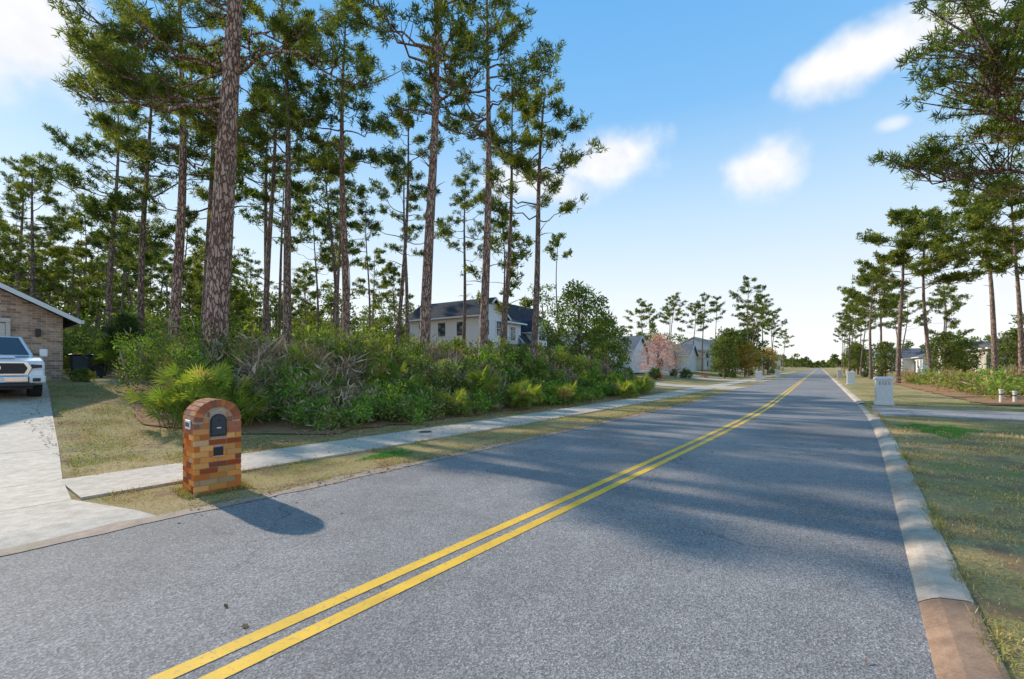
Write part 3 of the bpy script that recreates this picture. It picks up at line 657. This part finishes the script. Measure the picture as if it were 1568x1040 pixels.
def small_house(name,s,t,w,dep,kind,wall,roof,side=-1,h=2.9,rise=2.3,two=False,seed=0):
    x,y,z=ST(s,t); P=empty(name,(x,y,z),RL+.06+(0 if side<0 else math.pi))
    if two: h=5.6
    if kind=='hip':
        hip(P,-w/2,w/2,0,dep,h,rise,roof,wall)
        gable_y(P,-w*.42,-w*.42+4.6,-1.8,2,h-.1,1.3,roof,wall,.35)
    else:
        gable_x(P,-w/2,w/2,0,dep,h,rise,roof,wall); gable_y(P,-w*.42,-w*.42+5.4,-1.8,2,h-.05,1.7,roof,wall,.35)
    for k,xx in enumerate(np.linspace(-w*.42+6.4,w/2-1.2,3)):
        if k==0: box('front_door',(xx,-.03,1.1),(1.05,.08,2.2),BLACK,P)
        else: window(P,xx,1.6,1.1,1.4,0)
        if two: window(P,xx,4.3,1.1,1.3,0)
    box('garage_door',(-w*.42+2.4,-1.84,1.1),(3.2,.06,2.1),TRIM,P)
    for yy in (2.5,dep-2.5):
        for sx in (-1,1):
            box('side_window',(sx*(w/2+.01),yy,1.6),(.06,1.1,1.3),GLASS,P); box('side_window_trim',(sx*(w/2+.012),yy,2.3),(.08,1.3,.1),TRIM,P)
    return P
small_house('white_house',-19,59,14,11,'gable',WHITE,ROOFG)
small_house('white_cottage',-17.5,81,13,10,'gable',STUCCO,ROOFG)
small_house('white_house',-18,120,14,10,'gable',WHITE,ROOFG,two=True)
small_house('cream_house',-20,104,14,10,'hip',CREAM,ROOFB)
small_house('white_house',-16,150,14,10,'hip',WHITE,ROOFD,two=True)
small_house('white_house',-16,205,14,10,'gable',WHITE,ROOFD,two=True)
small_house('cream_house',-16,260,14,10,'hip',CREAM,ROOFB,two=True)
small_house('stucco_house',17,78,18,12,'hip',simple('tan_stucco',(.5,.44,.37)),ROOFB,side=1,h=3.0,rise=2.3)
small_house('grey_house',17,116,15,11,'gable',STUCCO,ROOFG,side=1)
small_house('cream_house',16,150,14,11,'hip',CREAM,ROOFG,side=1)
small_house('white_house',15,200,14,10,'gable',WHITE,ROOFD,side=1,two=True)
small_house('cream_house',15,250,14,10,'hip',CREAM,ROOFB,side=1,two=True)

# ---------------------------------------------------------------- brick mailbox
P=empty('brick_mailbox',W(-7.15,2.48,0.0),RL-.05)
g=Geo(); Wm=.28; Dp=.25; SP=.975
th=np.linspace(0,np.pi,17); prof=[(-Wm+.008,-.1),(Wm-.008,-.1)]+[((Wm-.008)*math.cos(a),SP+(Wm-.008)*math.sin(a)) for a in th]
prism('mortar_core',prof,'y',-Dp+.008,Dp-.008,MORT,P)
rb=np.random.default_rng(5)
def bc(hh=0):
    pal=[(.7,.2,.045),(.78,.3,.07),(.5,.11,.035),(.28,.09,.05),(.66,.4,.2),(.82,.38,.12)]
    w=[.26,.2,.2,.14,.1,.1]; c=np.array(pal[rb.choice(6,p=w)])*rb.uniform(.7,1.15)
    if hh>SP*.8: c=c*.72+np.array([.42,.27,.19])*.28
    return c
opens=[(.76,1.08,.1),(.5,.62,.06)]
for ys,front in ((-Dp+.015,True),(Dp-.015,False)):
    for rI in range(17):
        z0=rI*.075-.02; z1=z0+.066; off=(rI%2)*.105; lim=Wm
        if z1>SP:
            zz=max(abs(z0-SP),abs(z1-SP)); 
            if zz>=.175: continue
            lim=math.sqrt(.175**2-zz**2)
        x=-.42-off
        while x<lim:
            a,b=max(x,-lim),min(x+.2,lim); x+=.21
            if b-a<.02: continue
            segs=[(a,b)]
            if front:
                for (o0,o1,ow) in opens:
                    if z1>o0 and z0<o1:
                        ns=[]
                        for (p,q) in segs:
                            if p<-ow: ns.append((p,min(q,-ow)))
                            if q>ow: ns.append((max(p,ow),q))
                        segs=ns
            for p,q in segs:
                if q-p>.012: g.box(((p+q)/2,ys,(z0+z1)/2),(q-p,.03+rb.uniform(-.002,.003),.066),0,bc(z0))
    nv=13
    for i in range(nv):
        a=(i+.5)/nv*math.pi; rm=(.185+.281)/2
        g.box((rm*math.cos(a),ys+(-.004 if front else .004),SP+rm*math.sin(a)),(.096,.034,.056),0,bc(SP)*.9,-a)
for rI in range(13):
    z0=rI*.075-.02
    for sx in (-1,1):
        y=-.22-(rI%2)*.105
        while y<.22:
            a,b=max(y,-.22),min(y+.2,.22); y+=.21
            if b-a>.03: g.box((sx*(Wm-.015),(a+b)/2,z0+.033),(.03,b-a,.066),0,bc(z0))
nr=12
for i in range(nr):
    a=(i+.5)/nr*math.pi; y=-.22-(i%2)*.105
    while y<.22:
        p,q=max(y,-.22),min(y+.2,.22); y+=.21
        if q-p>.03: g.box(((Wm-.013)*math.cos(a),(p+q)/2,SP+(Wm-.013)*math.sin(a)),(.03,q-p,.062),0,bc(2)*.6+np.array([.42,.33,.26])*.4,-a)
obj('bricks',g.mesh('bricks',[BRK]),parent=P)
th=np.linspace(0,np.pi,13)
prism('door_frame',[(-.098,.765),(.098,.765)]+[(.098*math.cos(a),.965+.1*math.sin(a)) for a in th],'y',-Dp-.012,-Dp+.02,BLACK,P,.004)
prism('mailbox_door',[(-.08,.785),(.08,.785)]+[(.08*math.cos(a),.965+.08*math.sin(a)) for a in th],'y',-Dp-.022,-Dp-.005,simple('door_dark',(.035,.045,.055),.35),P,.003)
box('door_latch',(0,-Dp-.03,.98),(.03,.02,.02),DARK,P); box('number_label',(0,-Dp-.024,.88),(.05,.006,.014),TRIM,P)
box('slot_shade_plate',(0,-Dp+.012,.56),(.118,.02,.116),BLACK,P)  # flat black plate in place of a recess, colour imitates the shade inside
box('slot_sill',(0,-Dp-.004,.496),(.16,.03,.016),MORT,P)
box('number_plate',(-Wm-.008,-.02,.93),(.016,.2,.12),TRIM,P,.004)
for k in range(4): box('number_digit',(-Wm-.018,-.085+.043*k,.93),(.004,.022,.06),BLACK,P)
g=Geo(); n=2600
xx=rb.uniform(-.4,.4,n); yy=rb.uniform(-.36,.36,n); k=(np.abs(xx)>.27)|(np.abs(yy)>.24); xx,yy=xx[k],yy[k]; n=len(xx)
a=rb.uniform(0,6.28,n); c=np.stack([xx,yy,0*xx],1); dv=np.stack([np.cos(a)*.5,np.sin(a)*.5,0*a+.8],1); sd=np.stack([-np.sin(a),np.cos(a),0*a],1)*.004; L=rb.uniform(.03,.08,(n,1))
g.quads(np.stack([c,c+dv*L*.5+sd,c+dv*L,c+dv*L*.5-sd],1),np.array([.38,.34,.12])*rb.uniform(.6,1.4,(n,1)),0)
obj('grass_tufts',g.mesh('grass_tufts',[BLADE]),parent=P)

def stucco_mailbox(s,t,wall,rot=0,digits=True):
    x,y,z=ST(s,t); P=empty('stucco_mailbox',(x,y,z),RL+.05+rot)
    box('pedestal',(0,0,.04),(.78,.66,.12),wall,P,.01); box('pillar',(0,0,.58),(.68,.56,1.0),wall,P,.012)
    box('cap',(0,0,1.12),(.8,.68,.08),wall,P,.015); box('cap_top',(0,0,1.18),(.7,.58,.05),wall,P,.015)
    for f in (-1,1): box('mail_door',(0,f*.285,.85),(.26,.02,.24),BLACK if f<0 else TRIM,P,.006)
    if digits:
        for k in range(4):
            xx=-.15+.1*k
            for dx,dz,w,h in ((0,.06,.05,.014),(0,0,.05,.014),(0,-.06,.05,.014),(.025,.03,.012,.06),((-1)**k*.025,-.03,.012,.06)):
                box('digit_stroke',(-.344,-xx+dx,.93+dz),(.006,w,h),BLACK,P)
    return P
stucco_mailbox(4.15,25.5,STUCCO)
stucco_mailbox(-4.1,60,STUCCO,math.pi,False); stucco_mailbox(4.2,52,STUCCO,0,False); stucco_mailbox(-4.1,88,STUCCO,0,False); stucco_mailbox(4.2,80,CREAM,0,False)
for dx,hh in ((21.5,.55),(22.1,.45)):
    y=20.0; P=empty('utility_post',(dx,y,gz(dx,y)),0)
    cyl('post',(0,0,hh/2),.07,hh,'z',CREAM,P,16); cyl('post_cap',(0,0,hh+.03),.085,.07,'z',CREAM,P,16,.01)
    cyl('band',(0,0,hh*.7),.073,.05,'z',BLACK,P,16)
x,y,_=ST(-5.95,7.9); P=empty('water_meter_cover',(x,y,.036),0)
cyl('ring',(0,0,.003),.17,.012,'z',RUST,P,24); cyl('lid',(0,0,.008),.14,.012,'z',BLACK,P,24)
for k in range(3): box('lid_rib',(0,-.05+.05*k,.016),(.2,.012,.005),RUST,P)

# ---------------------------------------------------------------- pickup truck
P=empty('pickup_truck',W(-19.1,1.3,float(gh(-16.2))+.03),-TH)
def arch(cx,r,n=9): return [(cx+r*math.cos(a),.42+r*math.sin(a)) for a in np.linspace(0,np.pi,n)]
body=[(.0,.5),(.04,.7),(.0,1.0),(-.1,1.14),(-.45,1.24),(-1.4,1.32),(-5.5,1.34),(-5.56,.6),(-5.5,.5)]+[(x,z) for x,z in arch(-4.5,.5)[::-1]]+[(x,z) for x,z in arch(-.98,.5)[::-1]]
prism('body',body,'y',-.97,.97,CARW,P,.05)
v=[(-1.4,-.9,1.3),(-1.4,.9,1.3),(-3.95,.9,1.32),(-3.95,-.9,1.32),(-2.12,-.7,1.93),(-2.12,.7,1.93),(-3.7,.7,1.95),(-3.7,-.7,1.95)]
poly('cab',v,[[0,1,5,4],[1,2,6,5],[2,3,7,6],[3,0,4,7],[4,5,6,7]],CARW,P,.05)
def lerpq(a,b,c,d,m,off):
    A,B,Cc,D=[np.array(q) for q in (a,b,c,d)]; cen=(A+B+Cc+D)/4; nrm=unit(np.cross(B-A,D-A)); 
    return [tuple(cen+(q-cen)*m+nrm*off) for q in (A,B,Cc,D)]
poly('windshield',lerpq(v[0],v[1],v[5],v[4],.88,.012),[[0,1,2,3]],GLASS,P)
poly('left_windows',lerpq(v[1],v[2],v[6],v[5],.8,.012),[[0,1,2,3]],GLASS,P); poly('right_windows',lerpq(v[3],v[0],v[4],v[7],.8,.012),[[0,1,2,3]],GLASS,P)
box('hood_scoop',(-.75,0,1.26),(.9,.8,.07),CARW,P,.03)
prism('grille_surround',[(-.62,.72),(.62,.72),(.7,.95),(.6,1.14),(-.6,1.14),(-.7,.95)],'x',.0,.06,CHROME,P,.015)
prism('grille_mesh',[(-.54,.78),(.54,.78),(.61,.94),(.53,1.08),(-.53,1.08),(-.61,.94)],'x',.05,.075,BLACK,P,.005)
for z in (.84,.9,1.02): box('grille_bar',(.08,0,z),(.02,1.08,.018),DARK,P)
for y in np.linspace(-.45,.45,9): box('grille_slat',(.078,y,.93),(.015,.014,.26),DARK,P)
cyl('badge',(.09,0,.95),.09,.02,'x',CHROME,P,20)
for sg in (-1,1):
    prism('headlight',[(sg*.66,.86),(sg*.965,.9),(sg*.965,1.1),(sg*.66,1.12)],'x',-.2,.03,LAMP,P,.02)
    prism('headlight_bezel',[(sg*.68,.92),(sg*.9,.95),(sg*.9,1.03),(sg*.68,1.05)],'x',.028,.036,DARK,P)
    box('bumper_corner',(.03,sg*.8,.62),(.2,.36,.22),CARW,P,.04); box('fog_lamp',(.14,sg*.78,.6),(.02,.16,.1),DARK,P,.01)
    box('mirror_arm',(-1.75,sg*1.0,1.36),(.06,.2,.04),DARK,P); box('mirror',(-1.75,sg*1.14,1.42),(.12,.2,.26),CARW,P,.04)
    for wx in (-.98,-4.5):
        cyl('tyre',(wx,sg*.85,.41),.41,.27,'y',TYRE,P,32,.04); cyl('rim',(wx,sg*.975,.41),.25,.05,'y',RIM,P,20,.01)
        for k in range(6):
            a=k*math.pi/3; box('spoke',(wx+.13*math.cos(a),sg*1.003,.41+.13*math.sin(a)),(.07,.02,.07),DARK,P,.01)
box('bumper',(.09,0,.62),(.14,1.28,.2),CHROME,P,.04); box('lower_intake',(.04,0,.47),(.12,1.5,.1),DARK,P,.02); box('licence_plate',(.17,0,.62),(.01,.3,.15),TRIM,P)
box('underbody',(-2.8,0,.42),(5.0,1.5,.2),BLACK,P)
prism('bed_inner',[(-.85,1.345),(.85,1.345),(.85,1.36),(-.85,1.36)],'x',-5.45,-4.0,DARK,P)

for k,(d,t) in enumerate(((-28.6,4.5),(-29.0,5.2))):
    P=empty('wheelie_bin',W(d,t,float(gbase(d-rc(t)))+.0),RL+.2*k)
    v=[(-.24,-.26,.06),(.24,-.26,.06),(.24,.26,.06),(-.24,.26,.06),(-.3,-.36,1.0),(.3,-.36,1.0),(.3,.34,1.0),(-.3,.34,1.0)]
    poly('bin_body',v,[[0,3,2,1],[4,5,6,7],[0,1,5,4],[1,2,6,5],[2,3,7,6],[3,0,4,7]],simple('bin_blue',(.06,.09,.14),.5),P,.03)
    box('lid',(0,-.02,1.05),(.66,.78,.08),DARK,P,.03)
    for sx in (-1,1): cyl('wheel',(sx*.26,.3,.12),.12,.06,'x',TYRE,P,16)
    cyl('handle',(0,.4,1.0),.02,.5,'x',BLACK,P,10)
tp=broad(21,2.5,2.1,(.045,.08,.035),(.1,.15,.05),ls=.08,n=40,per=200,tr=.05,base=.42)
x,y,z=W(-28.0,6.0); pb('topiary_tree',tp,x,y)
sb=broad(22,1.0,1.3,(.14,.2,.045),(.3,.35,.09),ls=.09,n=20,per=130,tr=.02,base=.05)
x,y,z=W(-24.2,3.9); pb('round_shrub',sb,x,y,0,.6); 
hb2=broad(23,1.6,2.2,(.07,.11,.04),(.16,.21,.07),ls=.09,n=30,per=180,tr=.03,base=.08)
for d,t in ((-30,8.6),(-33,9.2),(-27.5,8.2)):
    x,y,z=W(d,t); pb('round_shrub',hb2,x,y,r.uniform(0,6),1)

# ---------------------------------------------------------------- light, sky
EL=math.radians(27); AZ=math.radians(-52.5)
to=Vector((math.sin(AZ)*math.cos(EL),math.cos(AZ)*math.cos(EL),math.sin(EL)))
L=bpy.data.lights.new('sun','SUN'); L.energy=5.0; L.angle=math.radians(.9); L.color=(1,.92,.8)
so=bpy.data.objects.new('sun',L); so.rotation_euler=to.to_track_quat('Z','Y').to_euler(); so.location=(0,0,60); col.objects.link(so)
w=bpy.data.worlds.new('World'); sc.world=w; w.use_nodes=True; nt=w.node_tree; nt.nodes.clear()
out=N(nt,'ShaderNodeOutputWorld'); bg=N(nt,'ShaderNodeBackground'); bg.inputs['Strength'].default_value=.15; nt.links.new(bg.outputs[0],out.inputs[0])
sky=N(nt,'ShaderNodeTexSky',sky_type='NISHITA'); sky.sun_disc=False; sky.sun_elevation=EL; sky.sun_rotation=AZ%(2*math.pi); sky.air_density=1.0; sky.dust_density=.3; sky.ozone_density=2.0
tc=N(nt,'ShaderNodeTexCoord'); Dv=tc.outputs['Generated']
sx_=N(nt,'ShaderNodeSeparateXYZ'); nt.links.new(Dv,sx_.inputs[0])
atm=ramp(nt,sx_.outputs[2],[(0,(.97,.97,.96)),(.1,(.88,.92,.95)),(.3,(.54,.74,.93)),(.48,(.22,.51,.88)),(.7,(.11,.39,.8)),(1,(.14,.38,.76))])
k6=1.14/.15
atm=mix(nt,1.0,atm,(k6,k6,k6),'MULTIPLY')
skyc=mix(nt,.9,sky.outputs[0],atm)
nzf=noise(nt,Dv,7,4,.5); nzf2=noise(nt,Dv,16,3,.55)
def math_(op,a,b=None,c=None):
    m=N(nt,'ShaderNodeMath',operation=op)
    for i,v in enumerate((a,b,c)):
        if v is None: continue
        if hasattr(v,'links'): nt.links.new(v,m.inputs[i])
        else: m.inputs[i].default_value=v
    return m.outputs[0]
total=None
clouds=[(.2,.45,.14,.06,1.0),(.07,.40,.14,.045,.8),(.54,.43,.09,.06,.95),(.80,.69,.17,.06,1.0),(.98,.77,.18,.08,1.0),(-1.08,.75,.16,.13,1.0),(.84,.535,.035,.018,.6),(1.05,.16,.25,.05,.5)]
for (a,b,sx,sy,op) in clouds:
    c=Vector((a,1,b)); ln=c.length; c.normalize(); rt_=c.cross(Vector((0,0,1))).normalized(); up=rt_.cross(c)
    sub=N(nt,'ShaderNodeVectorMath',operation='SUBTRACT'); nt.links.new(Dv,sub.inputs[0]); sub.inputs[1].default_value=c
    ds=[]
    for ax,sz in ((rt_,sx/ln),(up,sy/ln),(c,.3)):
        dt=N(nt,'ShaderNodeVectorMath',operation='DOT_PRODUCT'); nt.links.new(sub.outputs[0],dt.inputs[0]); dt.inputs[1].default_value=ax
        q=math_('DIVIDE',dt.outputs['Value'],sz); ds.append(math_('MULTIPLY',q,q))
    e=math_('SQRT',math_('ADD',math_('ADD',ds[0],ds[1]),ds[2]))
    v=math_('SUBTRACT',1.3 if a<-1 else 1.15,e); v=math_('ADD',v,math_('MULTIPLY',math_('SUBTRACT',nzf,.5),1.6)); v=math_('ADD',v,math_('MULTIPLY',math_('SUBTRACT',nzf2,.5),.9))
    mr=N(nt,'ShaderNodeMapRange',interpolation_type='SMOOTHSTEP'); nt.links.new(v,mr.inputs[0]); mr.inputs[1].default_value=-.1; mr.inputs[2].default_value=.9; mr.inputs[4].default_value=op
    total=mr.outputs[0] if total is None else math_('MAXIMUM',total,mr.outputs[0])
cc=ramp(nt,nzf2,[(.3,(.88,.9,.94)),(.6,(1.0,1.0,1.0))])
cc=mix(nt,1.0,cc,(6.9,6.9,6.9),'MULTIPLY')
nt.links.new(mix(nt,total,skyc,cc),bg.inputs['Color'])

cam=bpy.data.cameras.new('camera'); cam.sensor_width=36; cam.lens=16.0; cam.shift_y=.0268; cam.clip_end=6000; cam.clip_start=.1
co=bpy.data.objects.new('camera',cam); co.location=(0,0,1.7); co.rotation_euler=(math.radians(90),0,0); col.objects.link(co); sc.camera=co
sc.view_settings.view_transform='Standard'; sc.view_settings.look='None'; sc.view_settings.exposure=0; sc.view_settings.gamma=1
